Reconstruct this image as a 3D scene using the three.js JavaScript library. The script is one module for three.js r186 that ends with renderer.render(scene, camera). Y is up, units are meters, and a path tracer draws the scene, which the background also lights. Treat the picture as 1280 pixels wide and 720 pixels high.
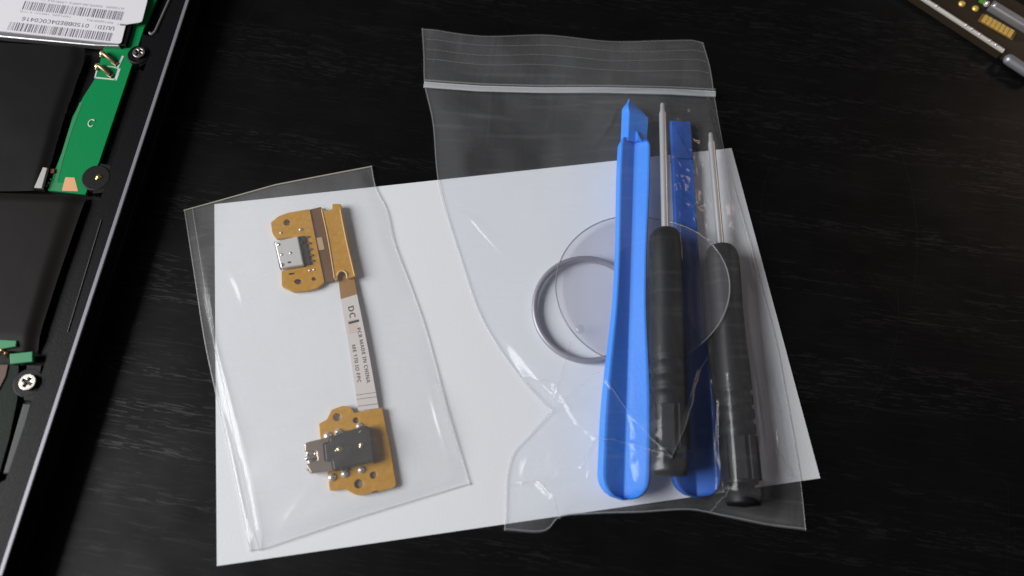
import * as THREE from 'three';
import { mergeGeometries, mergeVertices } from 'three/addons/utils/BufferGeometryUtils.js';
import { RectAreaLightUniformsLib } from 'three/addons/lights/RectAreaLightUniformsLib.js';

// ---------------------------------------------------------------- camera, light, exposure
RectAreaLightUniformsLib.init();
const MM = 0.001;                                  // everything below is measured in millimetres on the table, origin under the middle of the card
const scene = new THREE.Scene();
const camera = new THREE.PerspectiveCamera(42.47, 16 / 9, 0.01, 5);
camera.position.set(1.38 * MM, 190.95 * MM, 54.71 * MM);
camera.matrix.makeBasis(new THREE.Vector3(0.99512647, 0.03317973, -0.09285701), new THREE.Vector3(-0.09860689, 0.33484504, -0.9370995), new THREE.Vector3(0, 0.94168886, 0.33648491));
camera.quaternion.setFromRotationMatrix(camera.matrix);
camera.focus = 0.205; camera.userData.fStop = 8;
scene.add(camera);

const renderer = new THREE.WebGLRenderer({ antialias: true });
renderer.toneMapping = THREE.LinearToneMapping;
renderer.toneMappingExposure = 1;
renderer.shadowMap.enabled = true;

scene.background = new THREE.Color().setRGB(0.048, 0.047, 0.052);     // the dim room around the table

const lamp = new THREE.RectAreaLight(new THREE.Color().setRGB(0.985, 0.99, 1), 15, 0.74, 0.74);
lamp.position.set(-1.12, 0.74, 0.2); lamp.lookAt(0, 0, 0); scene.add(lamp);

// added warm light, source unseen, for bag crinkles and gold contacts to mirror
const warm = new THREE.RectAreaLight(new THREE.Color().setRGB(1, 0.72, 0.55), 8, 0.12, 0.12);
warm.position.set(0.63, 0.31, -0.41); warm.lookAt(0.06, 0, -0.06); scene.add(warm);

// ---------------------------------------------------------------- helpers
let seed = 7;
const rnd = () => { seed = (seed * 1664525 + 1013904223) >>> 0; return seed / 4294967296; };
const hash = (x, y, s) => { let h = Math.imul(x, 374761393) ^ Math.imul(y, 668265263) ^ Math.imul(s, 2246822519); h = Math.imul(h ^ (h >>> 13), 1274126177); return ((h ^ (h >>> 16)) >>> 0) / 4294967296; };
function vnoise(x, y, s = 0) {
  const xi = Math.floor(x), yi = Math.floor(y), f = (t) => t * t * t * (t * (t * 6 - 15) + 10), u = f(x - xi), v = f(y - yi);
  const a = hash(xi, yi, s), b = hash(xi + 1, yi, s), c = hash(xi, yi + 1, s), d = hash(xi + 1, yi + 1, s);
  return (a + (b - a) * u + (c - a) * v + (a - b - c + d) * u * v) * 2 - 1;
}
const fbm = (x, y, s = 0, n = 4) => { let t = 0, a = 0.5; for (let i = 0; i < n; i++) { t += a * vnoise(x, y, s + i * 17); x = x * 2.03 + 11.3; y = y * 2.03 - 4.7; a *= 0.5; } return t; };
const lerp = (a, b, t) => a + (b - a) * t, clamp = (x, a = 0, b = 1) => Math.min(b, Math.max(a, x));
const smooth = (a, b, x) => { const t = clamp((x - a) / (b - a)); return t * t * (3 - 2 * t); };

const names = new Map(), origins = new Map();
const numbered = (n) => { const k = names.get(n) ?? 0; names.set(n, k + 1); return k ? `${n}_${String(k).padStart(3, '0')}` : n; };
function thing(name, label, category, at, group) {
  const o = new THREE.Group(); o.name = numbered(name); o.userData = { label, category }; if (group) o.userData.group = group;
  o.position.set(at[0] * MM, at[1] * MM, at[2] * MM); origins.set(o, at); scene.add(o); return o;
}
function add(name, geos, mat, parent, extra) {
  const list = (Array.isArray(geos) ? geos : [geos]).map((g) => { const k = g.index ? g.toNonIndexed() : g.clone(); for (const a of Object.keys(k.attributes)) if (!['position', 'normal', 'uv'].includes(a)) k.deleteAttribute(a); return k; });
  const g = list.length > 1 ? mergeGeometries(list) : list[0];
  let at = [0, 0, 0];
  for (let p = parent; p; p = p.parent) if (origins.has(p)) { at = origins.get(p); break; }
  g.translate(-at[0], -at[1], -at[2]); g.scale(MM, MM, MM);
  const m = new THREE.Mesh(g, mat); m.name = parent && parent !== scene ? name : numbered(name); m.castShadow = m.receiveShadow = true;
  if (extra) Object.assign(m.userData, extra);
  (parent ?? scene).add(m); return m;
}
// outline in the table plane [[x, z]...] raised from y0 to y1
function poly(pts, y0, y1, { bevel = 0, round = 0, roundHoles = 0, holes = [], seg = 2 } = {}) {
  const s = new THREE.Shape(); draw(s, pts, round);
  for (const h of holes) { const p = new THREE.Path(); draw(p, h, h.length === 4 ? roundHoles : 0); s.holes.push(p); }
  const d = y1 - y0, b = Math.min(bevel, d * 0.49);
  const g = new THREE.ExtrudeGeometry(s, { depth: d - 2 * b, bevelEnabled: b > 0, bevelSize: b, bevelOffset: -b, bevelThickness: b, bevelSegments: seg, curveSegments: 10 });
  g.translate(0, 0, b); g.rotateX(-Math.PI / 2); g.translate(0, y0, 0); return g;
}
function draw(s, pts, r) {
  const n = pts.length, P = (i) => new THREE.Vector2(pts[(i + n) % n][0], -pts[(i + n) % n][1]);
  if (!r) { pts.forEach((_, i) => i ? s.lineTo(P(i).x, P(i).y) : s.moveTo(P(i).x, P(i).y)); s.closePath(); return; }
  for (let i = 0; i < n; i++) {
    const a = P(i - 1), b = P(i), c = P(i + 1), k1 = Math.min(r, a.distanceTo(b) / 2.01), k2 = Math.min(r, c.distanceTo(b) / 2.01);
    const p = b.clone().lerp(a, k1 / a.distanceTo(b)), q = b.clone().lerp(c, k2 / c.distanceTo(b));
    i ? s.lineTo(p.x, p.y) : s.moveTo(p.x, p.y); s.quadraticCurveTo(b.x, b.y, q.x, q.y);
  }
  s.closePath();
}
const ring = (c, r, n = 24, ry = r) => Array.from({ length: n }, (_, i) => [c[0] + r * Math.cos(-i / n * 6.28318), c[1] + ry * Math.sin(-i / n * 6.28318)]);
const disc = (c, r, y0, y1, o = {}) => poly(ring(c, r, o.n ?? 28), y0, y1, o);
const rect = (c, a, l, w) => { const u = [Math.cos(a), Math.sin(a)]; return [[-1, -1], [1, -1], [1, 1], [-1, 1]].map(([i, j]) => [c[0] + u[0] * l / 2 * i - u[1] * w / 2 * j, c[1] + u[1] * l / 2 * i + u[0] * w / 2 * j]); };
const angle = (a, b) => Math.atan2(b[1] - a[1], b[0] - a[0]);
const mid = (a, b, t = 0.5) => [lerp(a[0], b[0], t), lerp(a[1], b[1], t)];
function dome(c, r, y, h, sx = 1) { const g = new THREE.SphereGeometry(1, 20, 10, 0, Math.PI * 2, 0, Math.PI / 2); g.scale(r * sx, h, r); g.translate(c[0], y, c[1]); return g; }
function tube(pts, r, n = 40, rs = 8) { return new THREE.TubeGeometry(new THREE.CatmullRomCurve3(pts.map((p) => new THREE.Vector3(...p))), n, r, rs, false); }
const bar = (a, b, r) => { const A = new THREE.Vector3(...a), B = new THREE.Vector3(...b), g = new THREE.CapsuleGeometry(r, A.distanceTo(B), 6, 14); g.applyQuaternion(new THREE.Quaternion().setFromUnitVectors(new THREE.Vector3(0, 1, 0), B.clone().sub(A).normalize())); g.translate(...A.add(B).multiplyScalar(0.5).toArray()); return g; };
// point at share t along a polyline by length
function along(pts) {
  const L = [0]; for (let i = 1; i < pts.length; i++) L.push(L[i - 1] + Math.hypot(...pts[i].map((v, k) => v - pts[i - 1][k])));
  return (t) => { const s = clamp(t) * L.at(-1); let i = 1; while (i < pts.length - 1 && L[i] < s) i++; const f = (s - L[i - 1]) / Math.max(1e-9, L[i] - L[i - 1]); return pts[i].map((v, k) => lerp(pts[i - 1][k], v, f)); };
}
const curve = (pts, n = 60) => new THREE.CatmullRomCurve3(pts.map((p) => new THREE.Vector3(p[0], 0, p[1])), false, 'centripetal').getSpacedPoints(n).map((v) => [v.x, v.z]);
function grid(nu, nv, fn, uvs) {                // fn(u, v) -> [x, y, z]
  const p = new Float32Array((nu + 1) * (nv + 1) * 3), uv = new Float32Array((nu + 1) * (nv + 1) * 2), idx = [];
  for (let j = 0; j <= nv; j++) for (let i = 0; i <= nu; i++) { const k = j * (nu + 1) + i; p.set(fn(i / nu, j / nv), k * 3); uv.set(uvs ? uvs(i / nu, j / nv) : [i / nu, j / nv], k * 2); }
  for (let j = 0; j < nv; j++) for (let i = 0; i < nu; i++) { const a = j * (nu + 1) + i, b = a + 1, c = a + nu + 1, d = c + 1; idx.push(a, c, b, b, c, d); }
  const g = new THREE.BufferGeometry(); g.setAttribute('position', new THREE.BufferAttribute(p, 3)); g.setAttribute('uv', new THREE.BufferAttribute(uv, 2)); g.setIndex(idx); g.computeVertexNormals(); return g;
}
function planarUV(g, o, du, dv) {               // uv from table position: o + u*du + v*dv
  const p = g.attributes.position, uv = new Float32Array(p.count * 2), det = du[0] * dv[1] - du[1] * dv[0];
  for (let i = 0; i < p.count; i++) { const x = p.getX(i) - o[0], z = p.getZ(i) - o[1]; uv[i * 2] = (x * dv[1] - z * dv[0]) / det; uv[i * 2 + 1] = (du[0] * z - du[1] * x) / det; }
  g.setAttribute('uv', new THREE.BufferAttribute(uv, 2)); return g;
}
function dist(p, a, b) { const dx = b[0] - a[0], dz = b[1] - a[1], t = clamp(((p[0] - a[0]) * dx + (p[1] - a[1]) * dz) / (dx * dx + dz * dz)); return [Math.hypot(p[0] - a[0] - dx * t, p[1] - a[1] - dz * t), t]; }

// ---------------------------------------------------------------- textures and materials
function canvas(w, h, paint, srgb = true) {
  const c = document.createElement('canvas'); c.width = w; c.height = h; paint(c.getContext('2d'), w, h);
  const t = new THREE.CanvasTexture(c); if (srgb) t.colorSpace = THREE.SRGBColorSpace; t.anisotropy = 8; return t;
}
function noiseTex(n, fn, rep = 1) {
  const d = new Uint8Array(n * n * 4);
  for (let j = 0; j < n; j++) for (let i = 0; i < n; i++) { const v = clamp(fn(i, j)) * 255; d.set([v, v, v, 255], (j * n + i) * 4); }
  const t = new THREE.DataTexture(d, n, n); t.magFilter = THREE.LinearFilter; t.minFilter = THREE.LinearMipmapLinearFilter; t.generateMipmaps = true; t.wrapS = t.wrapT = THREE.RepeatWrapping; t.repeat.set(rep, rep); t.needsUpdate = true; return t;
}
const std = (rgb, roughness = 0.5, metalness = 0, more = {}) => { const m = new THREE.MeshStandardMaterial({ roughness, metalness, side: THREE.DoubleSide, ...more }); m.color.setRGB(...rgb); return m; };
const phys = (rgb, more) => { const m = new THREE.MeshPhysicalMaterial({ side: THREE.DoubleSide, ...more }); m.color.setRGB(...rgb); return m; };
const mottle = noiseTex(256, (i, j) => 0.86 + 0.16 * fbm(i / 22, j / 22, 15, 4) + 0.05 * (hash(i, j, 2) - 0.5), 0.11);
const grit = noiseTex(256, (i, j) => 0.5 + 0.35 * (hash(i, j, 3) - 0.5) + 0.4 * fbm(i / 9, j / 9, 5));
const dull0 = (rgb, roughness, k, bump = 0.00003) => phys(rgb, { roughness, specularIntensity: k, bumpMap: gritX, bumpScale: bump });
const haze = (k) => noiseTex(512, (i, j) => { // handling haze and fine streaks in the plastic: 1 is clear
  const w = (a, n) => fbm(i / a, j / a, n, 3), st = 0.35 * Math.max(0, fbm((i + j * 0.35) / 5, (j - i * 0.3) / 90, 63, 2) - 0.18) + Math.max(0, fbm(i / 110, j / 4, 64, 2) - 0.22);
  return 1 - k * (0.015 + 0.022 * clamp(0.5 + w(90, 61) * 1.2)) - 0.04 * st; });
const scuff = haze(0.55), scuffBack = haze(1.5), scuffSoft = haze(1); scuffSoft.repeat.set(1.4, 1.4);
const gritX = grit.clone(); gritX.repeat.set(0.09, 0.09); grit.repeat.set(3, 3);
const M = {
  card: std([0.8, 0.815, 0.84], 0.75, 0, { bumpMap: grit, bumpScale: 0.00003 }),
  film: phys([0.988, 0.993, 1], { transmission: 0.995, transmissionMap: scuff, thickness: 0, roughness: 0.13, ior: 1.5, specularIntensity: 0.42 }),
  filmBack: phys([0.988, 0.993, 1], { transmission: 0.995, transmissionMap: scuffBack, thickness: 0, roughness: 0.13, ior: 1.5, specularIntensity: 0.42 }),
  sleeve: phys([0.99, 0.99, 0.992], { transmission: 0.972, transmissionMap: scuffSoft, thickness: 0, roughness: 0.13, ior: 1.5, specularIntensity: 0.42 }),
  seal: phys([0.85, 0.86, 0.88], { transmission: 0.55, thickness: 0, roughness: 0.3, ior: 1.5 }),
  weld: phys([0.9, 0.9, 0.9], { transmission: 0.86, thickness: 0, roughness: 0.25, ior: 1.5 }),
  clear: phys([0.87, 0.86, 0.885], { transmission: 0.945, thickness: 0, roughness: 0.05, ior: 1.45 }),
  clearRim: phys([0.6, 0.59, 0.62], { transmission: 0.7, thickness: 0, roughness: 0.1, ior: 1.45 }),
  amber: std([0.61, 0.305, 0.022], 0.36, 0, { map: mottle, bumpMap: gritX, bumpScale: 0.00004 }),
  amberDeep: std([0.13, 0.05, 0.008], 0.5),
  amberHighlight: std([0.66, 0.42, 0.16], 0.45),
  hole: std([0.22, 0.17, 0.1], 0.5),
  tin: std([0.74, 0.72, 0.68], 0.28, 0.6),
  shell: std([0.72, 0.71, 0.69], 0.36, 0.3),
  barrel: std([0.4, 0.33, 0.28], 0.34, 0.85),
  gold: std([0.8, 0.68, 0.4], 0.28, 0.9),
  goldPad: std([0.95, 0.62, 0.16], 0.35, 0.45),
  nylon: std([0.024, 0.019, 0.0165], 0.5, 0, { bumpMap: gritX, bumpScale: 0.00003 }),
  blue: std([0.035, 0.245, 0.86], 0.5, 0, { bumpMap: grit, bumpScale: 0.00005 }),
  blueDimmed: std([0.022, 0.11, 0.47], 0.5, 0, { bumpMap: grit, bumpScale: 0.00005 }),  // same blue plastic, its dimming under the film put into the colour
  grip: dull0([0.0055, 0.0055, 0.007], 0.5, 0.5, 0.00006),
  steel: std([0.66, 0.65, 0.64], 0.3, 0.6),
  ringSteel: std([0.33, 0.32, 0.36], 0.42, 0.35),
  casing: dull0([0.0035, 0.0034, 0.0042], 0.45, 0.35),
  ledge: dull0([0.009, 0.009, 0.0095], 0.5, 0.4),
  rim: std([0.3, 0.295, 0.33], 0.42, 0.4),
  blackFilm: dull0([0.007, 0.007, 0.0075], 0.4, 0.5, 0.00005),
  battery: dull0([0.0095, 0.0068, 0.0064], 0.55, 0.3, 0.00006),
  purple: dull0([0.006, 0.0035, 0.0055], 0.5, 0.35),
  green: dull0([0.003, 0.245, 0.072], 0.45, 0.3),
  greenDark: dull0([0.003, 0.011, 0.006], 0.5, 0.3),
  greenPale: std([0.03, 0.26, 0.1], 0.42),
  copper: std([0.82, 0.42, 0.2], 0.5),
  silk: std([0.62, 0.68, 0.64], 0.6),
  red: std([0.2, 0.04, 0.02], 0.5),
  brown: std([0.09, 0.028, 0.014], 0.5),
  boardBrown: std([0.022, 0.014, 0.006], 0.5),
};
// wood-effect laminate: broken, slightly wavy pores running across the table
const GR = Math.atan2(1.3, 23);
const dull = (rgb, roughness, specularIntensity, more = {}) => phys(rgb, { roughness, specularIntensity, ...more });
const woodN = 2048, woodC = new Uint8Array(woodN * woodN * 4), woodB = new Uint8Array(woodN * woodN * 4), woodS = new Uint8Array(woodN * woodN * 4);
for (let j = 0; j < woodN; j++) for (let i = 0; i < woodN; i++) {
  const y = j + 14 * fbm(i / 420, j / 190, 31, 2) + 1.6 * vnoise(i / 26, j / 9, 36), k = (j * woodN + i) * 4;
  const band = smooth(-0.16, 0.3, vnoise(y / 46, 3.7, 21) * 0.75 + 0.45 * vnoise(y / 13, 9.1, 22) + 0.3 * vnoise(i / 230, y / 30, 23));
  let g = 0;
  if (band > 0.02) { const a = vnoise(i / 40, y / 1.35, 24) + 0.3 * vnoise(i / 8, y / 1.2, 25), brk = vnoise(i / 17, y / 2.6, 26); g = band * smooth(0.1, 0.42, a) * smooth(-0.5, 0.1, brk); }
  else if (vnoise(i / 60, y / 1.7, 27) > 0.62) g = 0.25;
  const c = 8 + 3 * fbm(i / 90, j / 60, 28, 2) + 7 * g, sp = 255 * clamp(0.27 + 0.09 * fbm(i / 70, j / 50, 29, 3) + 0.34 * g);
  woodC[k] = c; woodC[k + 1] = c; woodC[k + 2] = c * 1.02; woodC[k + 3] = 255; woodS[k] = woodS[k + 1] = woodS[k + 2] = 255; woodS[k + 3] = sp;
  woodB[k] = woodB[k + 1] = woodB[k + 2] = 150 - 90 * g + 26 * (hash(i, j, 4) - 0.5); woodB[k + 3] = 255;
}
for (let n = 0; n < 34; n++) { // a few hairline scratches
  const x0 = rnd() * woodN, y0 = rnd() * woodN, a = 0.6 + rnd() * 2.2, len = 60 + rnd() * 320, c = (rnd() - 0.5) * 0.004;
  for (let t = 0; t < len; t += 0.6) { const x = Math.round(x0 + t * Math.cos(a + c * t)), y = Math.round(y0 + t * Math.sin(a + c * t)); if (x >= 0 && y >= 0 && x < woodN && y < woodN) { const k = (y * woodN + x) * 4; woodS[k + 3] = Math.min(255, woodS[k + 3] + 45); woodB[k] = woodB[k + 1] = woodB[k + 2] = 120; } }
}
const dataTex = (d, srgb) => { const t = new THREE.DataTexture(d, woodN, woodN); t.magFilter = THREE.LinearFilter; t.minFilter = THREE.LinearMipmapLinearFilter; t.generateMipmaps = true; if (srgb) t.colorSpace = THREE.SRGBColorSpace; t.needsUpdate = true; return t; };
const woodColor = dataTex(woodC, true), woodBump = dataTex(woodB, false), woodSpec = dataTex(woodS, false);
for (const t of [woodColor, woodBump, woodSpec]) t.wrapS = t.wrapT = THREE.MirroredRepeatWrapping;
M.table = phys([1, 1, 1.03], { roughness: 0.38, specularIntensity: 1.9, specularIntensityMap: woodSpec, map: woodColor, bumpMap: woodBump, bumpScale: 0.00004 });

// ---------------------------------------------------------------- the table
{
  const g = poly([[-600, -560], [600, -560], [600, 440], [-600, 440]], -24, 0, { bevel: 0.8 });
  planarUV(g, [-150, -150], [Math.cos(GR) * 300, Math.sin(GR) * 300], [-Math.sin(GR) * 300, Math.cos(GR) * 300]);
  add('tabletop', g, M.table, scene, { kind: 'structure', label: 'black wood grain table top under everything' });
}

// ---------------------------------------------------------------- white card
{
  const t = thing('white_card', 'blank white rectangular card lying on the black table under both clear bags', 'card', [0, 0, 0]);
  const g = poly([[-84, -29.5], [62, -64], [84, 29.4], [-62, 63.9]], 0.02, 0.34, { bevel: 0.05 });
  planarUV(g, [0, 0], [30, 0], [0, 30]);
  add('sheet', g, M.card, t);
}

// ---------------------------------------------------------------- opened tablet
{
  const t = thing('opened_tablet', 'opened black tablet with silver edge and exposed green circuit board, left of the card', 'tablet', [-150, 0, 0]);
  const a = [-102.47, -90.77], b = [-105.95, 69.11], ang = angle(a, b), dx = (b[0] - a[0]) / (b[1] - a[1]);
  const X = (z, off = 0) => a[0] + (z - a[1]) * dx + off, z0 = -142, z1 = 96, W = 116;
  const outer = [[X(z0, -W), z0], [X(z0), z0], [X(z1), z1], [X(z1, -W), z1]];
  const inset = (k) => [[X(z0 + k, -W + k), z0 + k], [X(z0 + k, -k), z0 + k], [X(z1 - k, -k), z1 - k], [X(z1 - k, -W + k), z1 - k]];
  add('casing', [poly(outer, 0, 4.6, { bevel: 1.4, round: 9, seg: 4 }), poly(inset(0.15), 3, 8.7, { round: 9, roundHoles: 7, holes: [inset(2.6).reverse()] })], M.casing, t);
  add('metal_rim', poly(inset(0.1), 8.55, 9.05, { round: 9, roundHoles: 8, bevel: 0.12, holes: [inset(1.05).reverse()] }), M.rim, t);
  add('inner_ledge', poly(inset(2.55), 4.5, 7.3, { round: 7, roundHoles: 4, holes: [inset(7.4).reverse()] }), M.casing, t);
  add('metal_bracket', [tube([[-109.23, 7.4, -91.33],[-109.89, 7.4, -85.36],[-110.48, 7.5, -79.42]], 0.35, 12), tube([[-110.48, 7.5, -79.42],[-111.24, 7.4, -78.55],[-112.07, 7.4, -79.02]], 0.4, 6)], std([0.16, 0.16, 0.165], 0.4), t);
  add('ledge_seam', tube([[-109.29, 7.4, -18.58],[-109.18, 7.4, -2.56],[-109.07, 7.4, 12.6]], 0.14, 12), std([0.1, 0.1, 0.105], 0.4), t);
  // circuit board
  const pcb = add('circuit_board', poly([[-135.93, -96.43],[-113.2, -99.24],[-114.86, -81.18],[-114.96, -67.27],[-115.51, -36.06],[-116.41, -26.08],[-126.7, -26.16],[-126.66, -31.82],[-126.4, -37.61],[-126.76, -49.43],[-125.61, -56.47],[-124.22, -62.05],[-124.39, -72.6],[-131.14, -78.06]], 5.2, 6.1, { bevel: 0.08 }), M.green, t);
  add('board_edge', poly([[-125.69, -28.69],[-126.29, -35.83],[-126.56, -45.76],[-126.09, -54.24],[-125.2, -54.34],[-125.61, -45.61],[-125.36, -35.68],[-124.77, -28.55]], 6.05, 6.15), M.greenPale, pcb);
  const stroke = (a, b, w) => poly(rect(mid(a, b), angle(a, b), Math.hypot(b[0] - a[0], b[1] - a[1]) + w, w), 6.05, 6.16);
  add('silkscreen_outline', [stroke([-124.42, -73.68], [-119.1, -74.03], 0.4), stroke([-118.32, -70.74], [-118.77, -66.78], 0.6), stroke([-119.03, -66.89], [-121.62, -67.0], 0.4)], M.silk, pcb);
  add('silkscreen_outline', [stroke([-118.17, -66.29], [-118.19, -62.99], 0.75), stroke([-118.38, -62.83], [-124.18, -62.84], 0.45), stroke([-124.18, -62.84], [-124.33, -65.02], 0.4)], M.silk, pcb);
  add('solder_mask_patch', poly([[-126.12, -28.65],[-122.87, -28.77],[-123.01, -26.31],[-126.11, -26.45]], 6, 6.13), M.greenPale, pcb);
  add('copper_pad', poly([[-123.17, -30.57],[-120.68, -30.72],[-118.55, -26.79],[-122.92, -26.43]], 6, 6.16, { bevel: 0.04, round: 0.2 }), M.copper, pcb);
  for (const [s, e] of [[[[-123.79, 7.2, -70.7],[-122.52, 7.4, -69.86],[-121.29, 7.1, -69.12],[-119.79, 6.3, -68.22]], [[-124.25, 6.3, -69.93],[-123.79, 7.2, -70.7]]], [[[-123.93, 7.2, -66.23],[-122.74, 7.4, -65.68],[-121.53, 7.1, -64.94],[-120.04, 6.3, -64.04]], [[-124.39, 6.3, -65.46],[-123.93, 7.2, -66.23]]]]) {
    const c = add('spring_contact', [tube(s, 0.62, 16), poly(rect([s[3][0], s[3][2]], 0.5, 1.8, 1.3), 6.1, 6.5, { bevel: 0.1 })], std([0.3, 0.22, 0.12], 0.35, 0.7), pcb);
    add('gold_tip', [tube(e, 0.5, 6), dome([s[0][0], s[0][2]], 0.9, 7, 0.6)], M.gold, c);
  }
  {
    const C = [-120.88, -47.98], arc = [];
    for (let k = 0; k <= 16; k++) { const a = 0.75 + k / 16 * (Math.PI * 2 - 1.5); arc.push([C[0] + 0.85 * Math.cos(a), 6.12, C[1] + 1.1 * Math.sin(a)]); }
    add('printed_letter', tube(arc, 0.2, 40, 6), M.silk, pcb);
  }
  add('small_resistor', poly(rect([-126.95, -31.87], 1.4, 1.3, 1.1), 6, 6.6, { bevel: 0.1 }), M.red, pcb);
  add('solder_joint', [dome([-127.06, -28.27], 0.55, 6, 0.4), dome([-126.79, -29.53], 0.4, 6, 0.35), dome([-127.48, -27.49], 0.4, 6, 0.35)], std([0.1, 0.16, 0.13], 0.3, 0.5), pcb);
  // steel shield with the printed label on it
  const P = [[-116.59, -93.57],[-115.45, -90.14],[-115.07, -82.28],[-119.44, -80.89],[-119.01, -74.1],[-126.72, -74.03],[-154.45, -74.38],[-171.05, -74.95],[-175.08, -86.38]];
  const sh = add('metal_shield', poly([[-118.23, -94.41],[-116.47, -82.24],[-120.31, -80.62],[-119.5, -73.3],[-126.6, -72.74],[-154.16, -72.55],[-170.46, -72.29],[-175.76, -87.33]], 5.4, 7.4, { bevel: 0.35 }), std([0.5, 0.49, 0.5], 0.35, 0.85), t);
  const o = [-121.13, -73.28], e = [-154.23, -73.7], f = [-124.04, -89.09], U = [e[0] - o[0], e[1] - o[1]], ul = Math.hypot(...U), u = [U[0] / ul, U[1] / ul], v = [-u[1], u[0]];
  if (v[1] < 0) { v[0] = -v[0]; v[1] = -v[1]; }
  // label drawn in its own frame: x along the print, y across; one canvas millimetre = 16 px
  const lw = 40, lh = 16;
  const labelMap = canvas(1280, 512, (c) => {
    const k = 32; c.fillStyle = '#e4e1e6'; c.fillRect(0, 0, 1280, 512); seed = 55;
    const bars = (x0, x1, y, h) => { for (let x = x0 * k; x < x1 * k;) { const wd = 4 + Math.floor(rnd() * 3) * 4, gp = 5 + Math.floor(rnd() * 3) * 4; c.fillStyle = rnd() < 0.3 ? '#55535a' : '#6e6c74'; c.fillRect(x, y * k, wd, h * k); x += wd + gp; } };
    const tiny = (x0, x1, y, h) => { for (let x = x0 * k; x < x1 * k; x += h * k * 0.8) { if (rnd() < 0.1) continue; c.fillStyle = '#85828a'; c.fillRect(x, (y + h * 0.15 * rnd()) * k, h * k * 0.14, h * k * 0.8); c.fillRect(x, (y + h * rnd() * 0.8) * k, h * k * 0.5, h * k * 0.16); if (rnd() < 0.6) c.fillRect(x + h * k * 0.4, y * k, h * k * 0.14, h * k * 0.8); } };
    bars(1.2, 31.5, 1.3, 2.9);
    c.fillStyle = '#5f5d65'; c.font = `bold ${1.75 * k}px monospace`; c.save(); c.translate(1.2 * k, 6.35 * k); const text = 'UUID: 015DBBED4C0C0416', tw = c.measureText(text).width; c.scale(27.5 * k / tw, 1); c.fillText(text, 0, 0); c.restore();
    tiny(-2, 1.2, 7, 0.8); tiny(2.2, 11, 7.3, 0.85); tiny(15, 30, 7.8, 0.8);
    bars(-1, 29.5, 8.9, 3.1);
    tiny(-1, 26, 12.6, 0.9);
  });
  const lg = poly(P, 7.4, 7.62, { bevel: 0.03, round: 0.9 });
  planarUV(lg, [o[0] - v[0] * 0, o[1] - v[1] * 0], [u[0] * lw, u[1] * lw], [v[0] * lh, v[1] * lh]);
  { // canvas v runs upward on the print; the print's foot lies on the far side
    const uv = lg.attributes.uv; for (let i = 0; i < uv.count; i++) uv.setY(i, 1 + uv.getY(i) + 0.0);
  }
  add('barcode_label', lg, std([1, 1, 1], 0.55, 0, { map: labelMap }), sh);
  add('shield_clip', [poly([[-121.18, -81.42],[-118.03, -82.09],[-117.71, -73.83],[-119.61, -73.88]], 5.5, 7.2, { bevel: 0.15 })], M.casing, sh);
  // black film over the upper part, brownish battery pack, dark cover at the bottom
  add('black_film', grid(40, 60, (x, y) => { const L = along([[-169.97, -69.92],[-153.19, -22.34]])(y), R = along([[-130.05, -72.43],[-128.64, -67.56],[-128.97, -63.11],[-128.97, -56.07],[-129.04, -48.65],[-128.52, -39.44],[-128.31, -32.93],[-127.4, -25.67]])(y); const p = mid(L, R, x); return [p[0] + (x > 0.99 ? 0.25 * fbm(p[1] * 1.7, 2, 4) : 0), 6.75 + 0.16 * fbm(p[0] / 14, p[1] / 14, 12, 2) - 0.7 * smooth(0.9, 1, x), p[1]]; }), M.blackFilm, t);
  add('connector_tab', poly([[-129.69, -26.06],[-127.66, -26.17],[-127.99, -32.25],[-129.23, -32.36]], 6.4, 7.35, { bevel: 0.1 }), std([0.5, 0.48, 0.47], 0.5, 0.3), t);
  add('battery_pack', grid(50, 50, (x, y) => { const L = along([[-155.44, -22.77],[-140.6, 18.87]])(y), R = along([[-115.98, -25.43],[-116.25, -19.66],[-116.63, -3.04],[-116.65, 11.78],[-116.2, 18.45]])(y); const p = mid(L, R, x); return [p[0], 6.9 + 0.12 * fbm(p[0] / 18, p[1] / 18, 19, 2) - 0.9 * smooth(0.86, 1, x) - 0.8 * smooth(0.9, 1, y) - 0.5 * (1 - smooth(0, 0.05, y)), p[1]]; }), M.battery, t);
  add('lower_board', poly([[-136.01, 22.66],[-119.48, 21.6],[-117.05, 30.48],[-116.03, 39.79],[-115.68, 50.32],[-126.26, 50.6]], 5, 5.9, { bevel: 0.08 }), M.greenDark, t);
  const con = add('ribbon_connector', [poly([[-127.78, 16.3],[-121.23, 15.94],[-120.94, 17.48],[-124.26, 18.44],[-126.98, 18.72]], 5.9, 7, { bevel: 0.15 }), poly([[-121.92, 19.45],[-116.46, 18.27],[-115.65, 20.87],[-120.89, 22.02]], 5.9, 7, { bevel: 0.2 })], M.greenPale, t);
  add('gold_pin', [dome([-124.46, 18.57], 0.7, 6, 0.8), dome([-123.23, 19.27], 0.6, 6, 0.8), dome([-125.17, 19.47], 0.7, 6, 0.8)], std([0.4, 0.26, 0.1], 0.35, 0.7), con);
  add('ribbon_cable', poly([[-127.76, 22.72],[-121.94, 22.13],[-121.62, 24.96],[-122.21, 28.66],[-125.41, 29.78]], 5.9, 6.2), M.brown, t);
  add('guide_rail', poly([[-114.77, 31.26],[-112.67, 31.05],[-112.37, 41.87],[-112.36, 47.88],[-114.21, 48.06]], 5, 7, { bevel: 0.3 }), std([0.03, 0.03, 0.031], 0.5), t);
  add('bottom_cover', poly([[-125.65, 50.97],[-115.49, 50.73],[-112.13, 48.19],[-110.67, 49.16],[-111.05, 65.33],[-111.09, 77.21],[-116.33, 77.69]], 5, 6.6, { bevel: 0.2 }), M.purple, t);
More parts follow.
